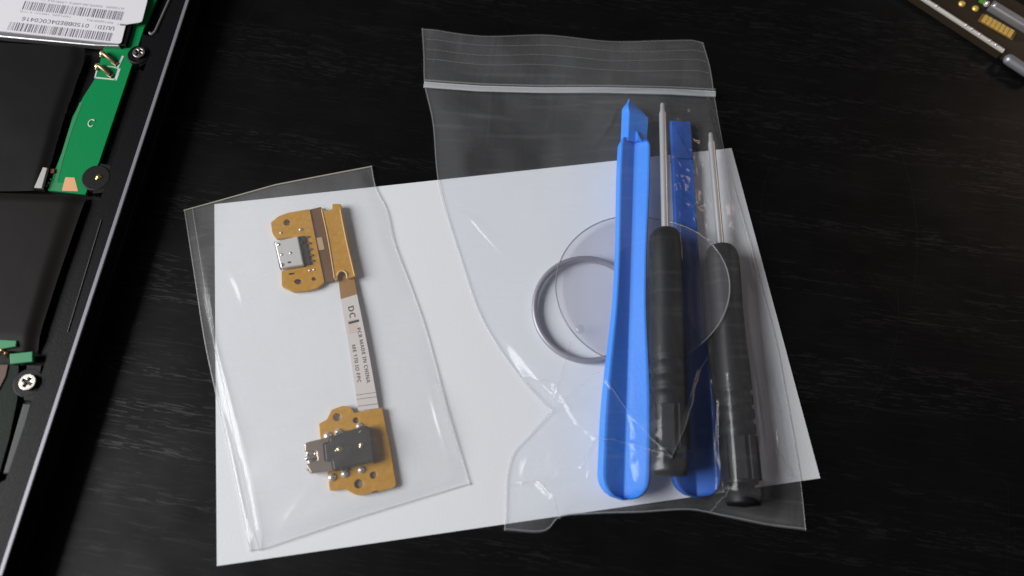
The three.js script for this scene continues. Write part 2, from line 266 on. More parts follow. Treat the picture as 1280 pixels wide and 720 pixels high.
  // screw bosses and screws
  add('screw_boss', [disc([-113.33, -71.23], 3.2, 5, 7.4, { bevel: 0.3 }), poly([[-114.25, -78.71],[-109.69, -77.54],[-109.55, -69.67],[-112.15, -67.14]], 5, 7.1, { bevel: 0.2 })], M.casing, t);
  add('screw_boss', [disc([-114.25, -30.77], 3.9, 5, 7.4, { bevel: 0.35 }), poly([[-114.31, -35.33],[-111.18, -35.18],[-110.64, -26.89],[-113.88, -26.04]], 5, 7.2, { bevel: 0.2 })], M.ledge, t);
  add('screw_boss', [disc([-114.95, 26.18], 3.7, 5, 7.3, { bevel: 0.35 }), poly([[-116.63, 21.84],[-112.95, 21.47],[-111.9, 30.62],[-114.69, 30.5]], 5, 7.25, { bevel: 0.2 })], M.ledge, t);
  add('brass_insert', [dome([-113.51, -31.04], 0.8, 7.4, 0.5), dome([-113.8, -30.52], 0.5, 7.4, 0.35)], std([0.72, 0.55, 0.2], 0.25, 0.9), t);
  const cross = (c, r, a) => { const k = r * 0.17, R = r * 0.62, p = [[k, k], [k, R], [-k, R], [-k, k], [-R, k], [-R, -k], [-k, -k], [-k, -R], [k, -R], [k, -k], [R, -k], [R, k]]; return p.map(([x, y]) => [c[0] + x * Math.cos(a) - y * Math.sin(a), c[1] + x * Math.sin(a) + y * Math.cos(a)]); };
  const screw = (c, r, a, m) => { const s = add('screw', [disc(c, r, 7.75, 8.25, { bevel: 0.15, holes: [cross(c, r, a)] })], m, t); add('screw_recess', disc(c, r * 0.95, 7.3, 7.8), std([0.05, 0.045, 0.04], 0.4, 0.6), s); };
  screw([-112.87, -71.39], 1.75, 0.5, std([0.36, 0.34, 0.33], 0.35, 0.9)); screw([-114.6, 26.17], 2.05, 0.35, std([0.6, 0.56, 0.5], 0.3, 0.9));
}

// ---------------------------------------------------------------- charging port board with its flat cable (inside the small sleeve)
const cardTop = 0.34;
{
  const t = thing('charging_port_board', 'amber circuit boards with USB port and headphone jack joined by a white flat cable', 'circuit part', [-45, cardTop, 0]);
  const hole = (c, r) => ring(c, r, 18);
  // upper board: connector half, dark fold, raised stiffener
  const h1 = [-62.38, -25.57], h2 = [-58.2, -10.73], h3 = [-56.04, -8.7], h4 = [-52.06, -9.93];
  const A = add('connector_board', poly([[-66.83, -25.08],[-65.08, -27.18],[-62.74, -28.53],[-56.98, -30.32],[-49.06, -9.22],[-50.82, -7.33],[-53.57, -6.33],[-57.02, -5.7],[-60.19, -6.88],[-61.15, -11.32],[-54.45, -13.26],[-57.35, -21.86],[-61.92, -21.04],[-64.35, -20.31],[-65.79, -21.89]], 0.7, 1.75, { bevel: 0.1, round: 0.5, holes: [hole(h1, 0.95), rect(h2, -0.25, 1.7, 0.7), ring(h3, 1.05, 18, 0.75), hole(h4, 0.55)] }), M.amber, t);
  add('solder_blob', [dome([-63.42, -22.24], 0.4, 1.7, 0.35), dome([-58.26, -23.84], 0.55, 1.7, 0.45), dome([-53.6, -12.22], 0.4, 1.7, 0.3), dome([-52.52, -12.56], 0.35, 1.7, 0.3)], M.tin, A);
  const us = [[-64.24, -18.96],[-58.31, -21.41],[-55.15, -13.24],[-61.08, -11.62]];
  const usb = add('usb_connector', poly(us, 0.6, 3.0, { bevel: 0.3, round: 0.4 }), M.shell, t);
  add('shell_mouth', poly([[-64.44, -19.03],[-64.16, -19.15],[-61.16, -11.78],[-61.47, -11.65]], 0.8, 2.7, { bevel: 0.1 }), std([0.1, 0.1, 0.1], 0.4, 0.5), usb);
  add('shell_dimple', [dome([-62.86, -18.29], 0.45, 2.95, 0.28), dome([-61.58, -15.48], 0.4, 2.95, 0.28), dome([-59.26, -16.19], 0.4, 2.95, 0.28), dome([-60.79, -12.56], 0.55, 2.95, 0.3)], std([0.85, 0.85, 0.84], 0.15, 1), usb);
  add('shell_slot', poly(rect([-59.06, -13.47], -0.2, 0.9, 0.5), 2.9, 3.02), std([0.04, 0.04, 0.04], 0.5), usb);
  add('pin_housing', [poly([[-58.42, -21.48],[-56.72, -22.0],[-53.49, -13.85],[-55.33, -13.29]], 0.8, 2.3, { bevel: 0.15 }), poly([[-58.63, -19.61],[-56.84, -20.27],[-56.6, -19.46],[-58.2, -18.91]], 1.5, 2.75, { bevel: 0.1 }), poly([[-57.91, -17.38],[-56.47, -17.9],[-55.99, -16.66],[-57.42, -16.14]], 1.5, 2.7, { bevel: 0.1 })], M.nylon, t);
  for (const s of [[[-57.34, 1.8, -21.37],[-55.64, 1.9, -21.87]], [[-56.66, 1.8, -19.52],[-54.96, 1.9, -20.02]], [[-56.0, 1.8, -17.81],[-54.31, 1.9, -18.3]], [[-55.35, 1.8, -16.1],[-53.67, 1.9, -16.59]], [[-54.71, 1.8, -14.4],[-53.05, 1.9, -15.01]]]) add('contact_pin', bar(s[0], s[1], 0.28), std([0.3, 0.25, 0.2], 0.35, 0.8), A);
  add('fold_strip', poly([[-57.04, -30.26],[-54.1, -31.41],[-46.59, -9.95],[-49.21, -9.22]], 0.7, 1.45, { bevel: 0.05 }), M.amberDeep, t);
  add('bare_patch', poly([[-53.76, -21.9],[-52.15, -22.31],[-50.79, -18.82],[-52.25, -18.34]], 1.4, 1.52, { bevel: 0.03, round: 0.3 }), std([0.5, 0.36, 0.2], 0.4), t);
  const Ch = [-44.59, -11.55];
  const C = add('stiffener_plate', poly([[-53.65, -30.92],[-52.99, -30.18],[-51.71, -29.84],[-50.55, -30.63],[-50.82, -32.15],[-48.47, -32.45],[-40.87, -11.49],[-42.92, -10.65],[-43.52, -12.2],[-44.46, -12.78],[-45.45, -12.36],[-45.77, -11.06],[-45.37, -10.21],[-46.12, -9.68],[-50.04, -21.6]], 1.2, 2.55, { bevel: 0.14, round: 0.35 }), M.amber, t);
  add('edge_highlight', [tube([[-48.29, 2.55, -30.66],[-45.1, 2.6, -21.74],[-41.11, 2.55, -11.59]], 0.22, 20), tube([[-53.35, 2.5, -30.13],[-49.98, 2.55, -21.24],[-46.33, 2.5, -10.36]], 0.22, 20), tube([[-45.83, 2.4, -11.15],[-45.45, 2.6, -12.27],[-44.44, 2.6, -12.72],[-43.47, 2.6, -12.13],[-42.95, 2.4, -10.76]], 0.28, 20)], M.amberHighlight, C);  // paler tubes paint a highlight along the plate edges
  add('mounting_hole', disc(Ch, 1.15, 1.0, 1.3), std([0.25, 0.22, 0.18], 0.5), C);
  // flat cable
  const topL = [-44.84, -7.62], topR = [-40.7, -8.75], botL = [-34.48, 24.07], botR = [-29.43, 22.95];
  const yA = (v) => 1.45 + 0.35 * Math.sin(v * Math.PI) + 0.1 * Math.sin(v * 9);
  const cable = (name, l, r, v0, v1, mat, dy, parent) => add(name, [grid(6, 40, (x, y) => { const p = mid(l(y), r(y), x), vv = lerp(v0, v1, y); return [p[0], yA(vv) + dy + 0.12 * (x - 0.5), p[1]]; }, (x, y) => [x, 1 - y]), grid(6, 40, (x, y) => { const p = mid(l(y), r(y), x), vv = lerp(v0, v1, y); return [p[0], yA(vv) + dy - 0.2 + 0.12 * (x - 0.5), p[1]]; })], mat, parent);
  const print = canvas(192, 1024, (c) => {
    c.fillStyle = '#e4dcd7'; c.fillRect(0, 0, 192, 1024);
    c.fillStyle = 'rgba(214,186,170,.45)'; c.fillRect(30, 215, 110, 130);
    c.save(); c.translate(96, 0); c.rotate(Math.PI / 2); c.fillStyle = '#55504b';
    c.font = 'bold 92px sans-serif'; c.fillText('DC', 84, 32); c.fillStyle = '#4a4541'; c.restore();
    c.fillStyle = '#3f3b38'; c.fillRect(40, 230, 118, 22);
    c.save(); c.translate(96, 0); c.rotate(Math.PI / 2); c.fillStyle = '#453f3b'; c.font = 'bold 52px sans-serif';
    c.save(); c.translate(300, -24); c.scale(0.98, 1); c.fillText('PCB MADE IN CHINA', 0, 0); c.restore();
    c.save(); c.translate(440, 64); c.scale(0.98, 1); c.fillText('ME 170 IO FPC', 0, 0); c.restore(); c.restore();
    c.fillStyle = '#7d756e'; c.fillRect(0, 888, 192, 5); c.fillRect(0, 925, 192, 5); c.fillRect(0, 985, 192, 6);
    for (let i = 0; i < 500; i++) { c.fillStyle = `rgba(120,105,95,${0.12 * rnd()})`; c.fillRect(rnd() * 192, rnd() * 1024, 2 + rnd() * 6, 2 + rnd() * 3); }
  });
  const L = along([[-43.97, -5.01], [-39.24, 8.8], botL]), R = along([[-39.85, -6.81], [-34.21, 8.72], botR]);
  cable('flat_cable', L, R, 0.05, 1, std([0.86, 0.86, 0.86], 0.5, 0, { map: print }), 0, t);
  cable('cable_end', along([[-45.93, -11.79], [-43.97, -5.01]]), along([[-42.02, -13.13], [-39.85, -6.81]]), 0, 0.06, std([0.33, 0.17, 0.05], 0.42), -0.03, t);
  // headphone jack board
  const B = add('jack_board', poly([[-43.76, 28.41],[-41.99, 27.18],[-41.18, 24.55],[-38.52, 23.22],[-36.43, 23.44],[-35.35, 24.83],[-33.97, 24.39],[-28.55, 22.83],[-25.11, 32.43],[-22.24, 41.19],[-22.68, 42.11],[-25.66, 43.11],[-28.02, 43.81],[-30.75, 44.71],[-32.17, 44.53],[-34.45, 43.48],[-38.2, 44.31],[-39.33, 40.74],[-42.89, 31.59]], 0.7, 1.75, { bevel: 0.12, round: 0.45, holes: [hole([-39.49, 26.29], 1.0), hole([-34.64, 26.62], 0.75), hole([-31.41, 41.98], 1.1), hole([-28.15, 39.58], 0.85)] }), M.amber, t);
  add('hole_wall', [disc([-34.72, 26.55], 0.74, 0.75, 1.0), disc([-31.49, 41.95], 1.08, 0.75, 1.0), disc([-28.22, 39.54], 0.84, 0.75, 1.0)], M.hole, B);
  add('board_notch', poly([[-27.97, 43.57],[-26.7, 43.05],[-26.44, 43.38],[-27.76, 43.87]], 0.9, 1.8), M.amberDeep, B);
  const jk = add('headphone_jack', [poly([[-40.96, 33.5],[-39.63, 32.94],[-39.84, 31.76],[-36.58, 30.12],[-31.39, 27.95],[-30.23, 28.94],[-28.07, 36.35],[-31.82, 37.57],[-37.47, 39.61],[-38.28, 37.45],[-39.81, 37.49]], 1.7, 4.5, { bevel: 0.35, round: 0.3 }), poly([[-31.38, 28.14],[-30.31, 28.48],[-28.07, 36.39],[-28.44, 36.85]], 1.7, 3.1, { bevel: 0.1 })], M.nylon, t);
  const jc = [-42.19, 36.26], jf = [-45.51, 37.35], ja = angle(jc, jf), jn = [-Math.sin(ja), Math.cos(ja)];
  const barrelShape = (off, wd, l0, l1, y0, y1) => { const c = mid(jc, jf, (l0 + l1) / 2 / 3.9); return poly(rect([c[0] + jn[0] * off, c[1] + jn[1] * off], ja, l1 - l0, wd), y0, y1, { bevel: 0.45, round: 0.5, seg: 4 }); };
  add('jack_barrel', [poly([[-45.82, 33.92],[-45.14, 33.42],[-39.94, 31.64],[-39.71, 32.89],[-41.11, 33.46],[-40.0, 37.46],[-38.37, 37.41],[-37.55, 39.62],[-42.88, 40.84],[-44.39, 39.17],[-44.58, 38.76],[-41.96, 37.55],[-42.67, 35.46],[-45.46, 35.84]], 3.2, 4.15, { bevel: 0.3, round: 0.35, seg: 3 }), poly([[-46.19, 34.15],[-40.26, 31.81],[-37.96, 39.22],[-43.76, 40.64]], 0.9, 1.7, { bevel: 0.25 }), poly([[-46.14, 34.01],[-40.17, 31.67],[-40.0, 32.14],[-45.98, 34.54]], 1.2, 3.7, { bevel: 0.3 }), poly([[-44.42, 39.91],[-38.11, 38.33],[-37.8, 39.52],[-43.39, 40.71]], 1.2, 3.7, { bevel: 0.3 })], M.barrel, jk);
  add('spring_clip', [bar([[-44.78, 2.9, 37.38],[-43.44, 3.2, 36.8],[-42.71, 3.1, 36.52]][0], [[-44.78, 2.9, 37.38],[-43.44, 3.2, 36.8],[-42.71, 3.1, 36.52]][2], 0.55), dome([-42.83, 35.98], 0.45, 3.1, 0.5), dome([-44.82, 36.6], 0.45, 2.9, 0.6)], std([0.8, 0.79, 0.77], 0.2, 1), jk);
  add('contact_window', [poly(rect([-37.27, 34.54], -0.2, 2.3, 1.2), 4.2, 4.52, { bevel: 0.04, round: 0.3 })], std([0.012, 0.011, 0.01], 0.5), jk);
  add('gold_contact', [dome([-36.94, 34.45], 0.72, 4.4, 0.55, 1.2), dome([-37.64, 34.87], 0.4, 4.4, 0.4), dome([-31.82, 32.83], 0.62, 4.4, 0.5), dome([-31.89, 33.31], 0.5, 4.4, 0.4), dome([-32.62, 29.66], 0.25, 4.4, 0.25)], M.gold, jk);
  for (const [c, r] of [[[-40.99, 31.19], 0.9], [[-38.44, 30.1], 0.9], [[-33.53, 27.98], 0.75], [[-38.19, 41.13], 0.9], [[-35.21, 39.96], 0.85], [[-31.29, 38.62], 0.8]]) add('solder_blob', dome(c, r * 1.15, 1.7, r * 1.1), M.tin, B);
  add('jack_leg', [poly([[-36.92, 38.26],[-35.34, 37.13],[-34.35, 39.09],[-35.76, 39.87]], 1.7, 2.4, { bevel: 0.1 }), poly([[-39.15, 30.29],[-37.26, 29.55],[-36.89, 30.4],[-38.72, 31.47]], 1.7, 2.7, { bevel: 0.1 })], std([0.2, 0.18, 0.16], 0.4, 0.6), jk);
}

// ---------------------------------------------------------------- tools in the zip bag
function pryTool(flat, label) {
  const t = thing('pry_tool', label, 'pry tool', [0, 0, 0], 'blue pry tools in the zip bag');
  // local frame: x across, z along from the tip (0) to the round end; y up
  const Lc = 112, body = 13.5;
  const half = flat ? (z) => lerp(3.15, 4.1, smooth(30, 70, z)) + 2.3 * smooth(66, 100, z) : (z) => z < body ? 0 : lerp(4.75, 4.85, smooth(body, 30, z)) - 0.5 * Math.sin(smooth(20, 80, z) * Math.PI) * 0.9 + 1.75 * smooth(60, 96, z);
  const endR = 6.4;
  const outline = (z) => { let h = half(z); if (z > Lc - endR) h = h * Math.sqrt(Math.max(0, 1 - ((z - (Lc - endR)) / endR) ** 2.6)); if (!flat && z < body + 2.2) h *= 0.8 + 0.2 * Math.sqrt(clamp((z - body) / 2.2)); return h; };
  const top = (u, z) => { // V channel with rounded rims, dying out at both ends
    const a = Math.abs(u), d = smooth(body - 0.5, body + 0.5, z), rim = 3.7 - 2.4 * smooth(0.84, 1, a) ** 2, valley = flat ? 3.1 - 1.6 * smooth(60, 85, z) * (1 - clamp(a / 0.8)) : 1.55 + 2.3 * clamp(a / 0.8);
    return Math.min(rim, valley) * d + (1 - d) * (flat ? 2.2 : 1.7);
  };
  const g = [grid(48, 150, (x, y) => { const u = x * 2 - 1, z = lerp(body, Lc, y), w = outline(z); return [u * w, top(u, z), z]; }, (x, y) => [x * 0.4, y * 4]), grid(48, 150, (x, y) => { const u = x * 2 - 1, z = lerp(body, Lc, y), w = outline(z), a = Math.abs(u); return [u * w, 0.05 + 1.3 * smooth(0.84, 1, a) ** 2, z]; }),
    grid(48, 2, (x, y) => { const u = x * 2 - 1, w = outline(body); return [u * w, lerp(0.05, top(u, body + 0.5), y), body]; })];
  add('handle', g, flat ? M.blueDimmed : M.blue, t);
  if (flat) add('blade', poly([[-3.05, 0], [3.05, 0], [3.12, body + 0.2], [-3.12, body + 0.2]], 0.4, 2.4, { bevel: 0.35, round: 0.3 }), flat ? M.blueDimmed : M.blue, t);
  else { // bevelled blade: narrow facet along the left, broad face falling to the right, slanted point
    const xl = (z) => -3.9 + 1.7 * (1 - smooth(-0.6, 4, z)) ** 1.5, xr = (z) => lerp(-1.1, 3.9, clamp((z + 0.6) / 5.4)) - 0.25 * smooth(5, body, z), z0 = -0.6, z1 = body + 0.6;
    const hi = (u, z) => (u < 0.24 ? lerp(1.3, 3.1, u / 0.24) : 3.1 - 2.0 * (u - 0.24) / 0.76) * lerp(0.55, 1, smooth(-0.6, 3.4, z));
    const lo = (u, z) => lerp(0.35, hi(u, z), smooth(0.93, 1, Math.abs(u * 2 - 1)));
    add('blade', [grid(40, 40, (u, v) => { const z = lerp(z0, z1, v); return [lerp(xl(z), xr(z), u), hi(u, z), z]; }), grid(40, 40, (u, v) => { const z = lerp(z0, z1, v); return [lerp(xl(z), xr(z), u), lo(u, z), z]; })], flat ? M.blueDimmed : M.blue, t);
    add('ridge_end', poly([[0.2, 10.6], [0.5, 10.8], [2.2, body + 0.5], [0.2, body + 0.5]], 1.4, 3.2, { bevel: 0.5 }), flat ? M.blueDimmed : M.blue, t);
  }
  return t;
}
function lay(t, a, b, ya, yb) {                   // a thing's local z axis from a to b on the table
  const A = new THREE.Vector3(a[0], ya, a[1]).multiplyScalar(MM), B = new THREE.Vector3(b[0], yb, b[1]).multiplyScalar(MM);
  t.position.copy(A); t.quaternion.setFromRotationMatrix(basis(B.sub(A).normalize()));
}
function basis(z) { const x = new THREE.Vector3(0, 1, 0).cross(z).normalize(), y = z.clone().cross(x); return new THREE.Matrix4().makeBasis(x, y, z); }
const P1 = [[32.14, -73.46], [33.39, 39.96]], P2 = [[46.16, -69.97], [52.13, 37.34]];
const pry1 = pryTool(false, 'blue plastic pry tool with slanted pointed tip, lying uppermost left of the upper screwdriver'); lay(pry1, ...P1, 3.7, 3.7); pry1.scale.z = Math.hypot(P1[1][0] - P1[0][0], P1[1][1] - P1[0][1]) / 112;
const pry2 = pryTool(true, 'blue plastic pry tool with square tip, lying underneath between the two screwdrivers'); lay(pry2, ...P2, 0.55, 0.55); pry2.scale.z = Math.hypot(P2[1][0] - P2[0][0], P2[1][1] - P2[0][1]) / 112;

const D1 = [[39.17, -70.77], [43.67, 33.07]], D2 = [[54.32, -65.37], [62.82, 39.17]];
function screwdriver(label, z0) {
  const t = thing('screwdriver', label, 'screwdriver', [0, 0, 0], 'black screwdrivers in the zip bag');
  const lathe = (pts, n = 40) => { const g = new THREE.LatheGeometry(pts.map(([z, r]) => new THREE.Vector2(r, z)), n); g.rotateX(Math.PI / 2); return g; };   // along +z
  add('shaft', lathe([[0, 0.01], [0.1, 0.5], [0.5, 0.62], [2.6, 0.72], [3.6, 1.02], [z0 + 4, 1.02]]), M.steel, t);
  const prof = [[z0, 0.9], [z0 + 0.1, 2.2], [z0 + 0.7, 3.3], [z0 + 2, 4.1], [z0 + 4, 4.5], [z0 + 8.5, 4.55], [54, 4.3], [63, 4.3], [69, 4.55], [75, 4.6]];
  const rings = []; for (let k = 0; k < 3; k++) { const z = 75.6 + k * 3.7; rings.push([z, 4.62], [z + 0.4, 4.25], [z + 1.3, 4.2], [z + 1.7, 4.66], [z + 3, 4.68]); }
  add('handle', lathe([...prof, ...rings, [87, 4.55], [87.4, 4.2], [98.6, 4.15], [99.2, 3.9], [99.3, 0.01]]), M.grip, t);
  add('collar', [...[0, 1, 2, 3, 4, 5].map((k) => { const g = poly([[-1.9, 87.6], [1.9, 87.6], [1.9, 98.2], [-1.9, 98.2]], 3.9, 4.55, { bevel: 0.2 }); g.rotateZ(k * Math.PI / 3 + 0.35); return g; })], M.grip, t);
  add('end_cap', lathe([[99, 0.01], [99, 3.0], [100.2, 3.0], [100.4, 4.3], [103.2, 4.4], [104.2, 3.9], [104.6, 0.01]]), M.grip, t);
  return t;
}
const drv1 = screwdriver('black handled precision screwdriver with steel shaft, upper one directly beside the pointed blue pry tool', 39.6);
lay(drv1, ...D1, 9.6, 9.6); 
const drv2 = screwdriver('black handled precision screwdriver lying lower, nearest the right edge of the zip bag', 35.4);
lay(drv2, ...D2, 5.2, 5.2);

{ // suction cup disc, bent over the tools, with its pull ring
  const t = thing('suction_cup', 'clear round suction cup with grey pull ring under the blue pry tool and upper screwdriver', 'suction cup', [30, cardTop, -17]);
  const l = [13.02, -13.21], r = [58.07, -15.84], c = [(l[0] + r[0]) / 2, [34.96, -37.58][1] * 0.5 + [36.47, 5.53][1] * 0.5], rx = (r[0] - l[0]) / 2, rz = ([36.47, 5.53][1] - [34.96, -37.58][1]) / 2;
  const bend = (x) => { const q = (x - c[0] - rx * 0.12) / (rx * 0.88); return 2.7 + 7.6 * (q > 0.25 ? q - 0.125 : q > 0 ? q * q * 2 : 0) / 0.875; };
  const sk = ([36.47, 5.53][0] - [34.96, -37.58][0]) * 0.5;
  const at = (u, v, k) => { const a = u * Math.PI * 2, x = c[0] + rx * v * Math.cos(a), z = c[1] + rz * v * Math.sin(a); return [x, bend(x) + k, z]; };
  add('cup_disc', grid(96, 24, (u, v) => at(u, v, 0.5 * (1 - v * v))), M.clear, t);
  const rimCurve = []; for (let i = 0; i < 96; i++) rimCurve.push(new THREE.Vector3(...at(i / 96, 1, 0)));
  add('cup_rim', new THREE.TubeGeometry(new THREE.CatmullRomCurve3(rimCurve, true), 160, 0.2, 8, true), M.clearRim, t);
  const k = [22.12, -9.14], R = 14.6, tw = [];
  for (let i = 0; i <= 140; i++) { const a = i / 140 * Math.PI * 2 * 1.9 + 0.6; tw.push([k[0] + R * Math.cos(a) * 0.98, 1.5 + 0.55 * i / 140 + 0.15 * Math.sin(a * 2), k[1] + (R - 0.2) * Math.sin(a)]); }
  add('pull_ring', new THREE.TubeGeometry(new THREE.CatmullRomCurve3(tw.map((p) => new THREE.Vector3(...p))), 240, 0.8, 10, false), M.ringSteel, t);
  const nb = [20.35, -2.78]; add('cup_nub', [dome(nb, 1.3, 3.0, 0.9)], M.clear, t);
}

// ---------------------------------------------------------------- clear films
// height of a film draped over bumps: each bump is a segment with a radius and a top
const drape = (bumps, base, slope) => (x, z) => { let s = 0, n = 0; const K = 1.6; for (const b of bumps) { const [d, t] = dist([x, z], b.a, b.b); const y = lerp(b.ya, b.yb ?? b.ya, t) - (b.slope ?? slope) * Math.sqrt(Math.max(0, d - b.r) ** 2 + 0.8) + 0.8 * (b.slope ?? slope); s += Math.exp(clamp((y - base) * K, -30, 40)); } return base + Math.log(1 + s) / K; };
const creaseField = (list) => (x, z) => { let h = 0; for (const c of list) { let best = 1e9, tt = 0; for (let i = 1; i < c.p.length; i++) { const [d, t] = dist([x, z], c.p[i - 1], c.p[i]); if (d < best) { best = d; tt = (i - 1 + t) / (c.p.length - 1); } } h += c.a * Math.max(0, 1 - best / c.w) ** 1.3 * (0.35 + 0.65 * Math.sin(Math.PI * clamp(tt, 0.06, 0.94))); } return h; };
const ridge = (x, z, s) => { const n = 1 - Math.abs(fbm(x, z, s, 3)) * 2.2; return n * n; };

{ // small sleeve round the charging port board
  const t = thing('clear_sleeve', 'small flat clear plastic sleeve holding the amber charging port board', 'plastic sleeve', [-45, cardTop, 0]);
  const Le = along(curve([[-91.85, -26.84],[-84.86, -8.85],[-77.27, 10.63],[-71.3, 23.85],[-65.4, 36.45],[-60.35, 47.62],[-54.93, 60.1]])), Re = along(curve([[-42.2, -46.32],[-39.69, -39.11],[-35.8, -32.97],[-32.04, -22.8],[-26.55, -12.23],[-21.15, -1.34],[-16.49, 9.85],[-12.78, 19.46],[-8.21, 30.07],[-4.09, 39.54]]));
  const Te = along([[-91.85, -26.84],[-68.19, -37.49],[-42.2, -46.32]]), Be = along([[-54.93, 60.1],[-51.6, 59.43],[-30.0, 50.01],[-4.09, 39.54]]);
  const at = (u, v) => { const l = Le(v), r = Re(v), a = Te(u), b = Be(u), c0 = Le(0), c1 = Re(0), c2 = Le(1), c3 = Re(1); return [0, 1].map((k) => lerp(l[k], r[k], u) + lerp(a[k], b[k], v) - lerp(lerp(c0[k], c1[k], u), lerp(c2[k], c3[k], u), v)); };
  const H = drape([{ a: [-59.59, -14.1], b: [-57.26, -15.52], r: 3.5, ya: 3.5 }, { a: [-50.03, -27.26], b: [-44.17, -12.41], r: 3, ya: 3.0 }, { a: [-42.43, 36.99], b: [-32.18, 33.26], r: 4.2, ya: 5.0 }, { a: [-40.78, 0.67], b: [-33.45, 17.21], r: 2.5, ya: 2.3 }, { a: [-60.03, -26.45], b: [-53.5, -9.33], r: 3, ya: 2.4 }, { a: [-35.76, 25.71], b: [-26.34, 40.64], r: 3, ya: 2.5 }], 0.64, 0.16);
  const cr = creaseField([
    { p: [[-68.95, 15.27],[-47.0, 9.81],[-22.53, 4.03]], a: 0.5, w: 1.5 }, { p: [[-49.89, 57.81],[-43.41, 46.02],[-34.31, 35.45]], a: 0.4, w: 2.4 }, { p: [[-59.03, 51.29],[-56.14, 56.57],[-53.53, 58.88]], a: 1.0, w: 1.2 }, { p: [[-70.97, 22.86],[-66.17, 30.58],[-61.89, 38.14]], a: 0.6, w: 1.0 },
    { p: [[-17.22, 15.36],[-14.12, 23.39],[-10.06, 33.09]], a: 1.3, w: 1.4 }, { p: [[-47.76, 56.88],[-43.86, 55.05],[-40.69, 53.27]], a: 0.8, w: 1 }, { p: [[-12.59, 40.19],[-9.35, 38.91],[-6.87, 37.89]], a: 0.6, w: 0.9 }, { p: [[-39.67, -37.89],[-29.81, -16.9],[-20.29, 4.9]], a: 0.5, w: 1.1 },
    { p: [[-76.06, -11.97],[-71.38, -5.51],[-66.96, 3.08]], a: 0.2, w: 1.6 }, { p: [[-74.89, -21.64],[-67.89, -19.98],[-64.77, -15.54]], a: 0.2, w: 1.3 }, { p: [[-27.67, -2.12],[-19.05, -1.89]], a: 0.5, w: 1 }, { p: [[-25.45, 20.38],[-18.45, 18.64]], a: 0.5, w: 1 }]);
  const edge = (u, v) => smooth(0, 0.07, u) * smooth(0, 0.07, 1 - u) * smooth(0, 0.05, 1 - v) * smooth(0, 0.04, v);
  const front = (u, v) => { const [x, z] = at(u, v), k = edge(u, v); return [x, lerp(0.62, H(x, z) + cr(x, z) + k * (0.5 * fbm(x / 24, z / 24, 41, 2)), 0.08 + 0.92 * k), z]; };
  add('back_film', grid(40, 50, (u, v) => { const [x, z] = at(u, v); return [x, 0.46, z]; }), M.sleeve, t);
  add('front_film', grid(150, 190, front), M.sleeve, t);
  const line = (f, r) => { const p = []; for (let i = 0; i <= 60; i++) p.push(f(i / 60)); return tube(p, r, 120, 6); };
  const lift = (p, k) => [p[0], p[1] + k, p[2]];
  add('side_weld', [line((s) => lift(front(0.004, s), 0.05), 0.16), line((s) => lift(front(0.045, s), 0.05), 0.13)], M.weld, t);
  add('side_weld', [line((s) => lift(front(0.996, s), 0.05), 0.14)], M.weld, t);
  add('end_weld', [line((s) => lift(front(s, 0.996), 0.05), 0.12)], M.weld, t);
  add('flap_edge', [line((s) => lift(front(s, 0.004), 0.05), 0.22)], std([0.42, 0.41, 0.33], 0.35), t);
}

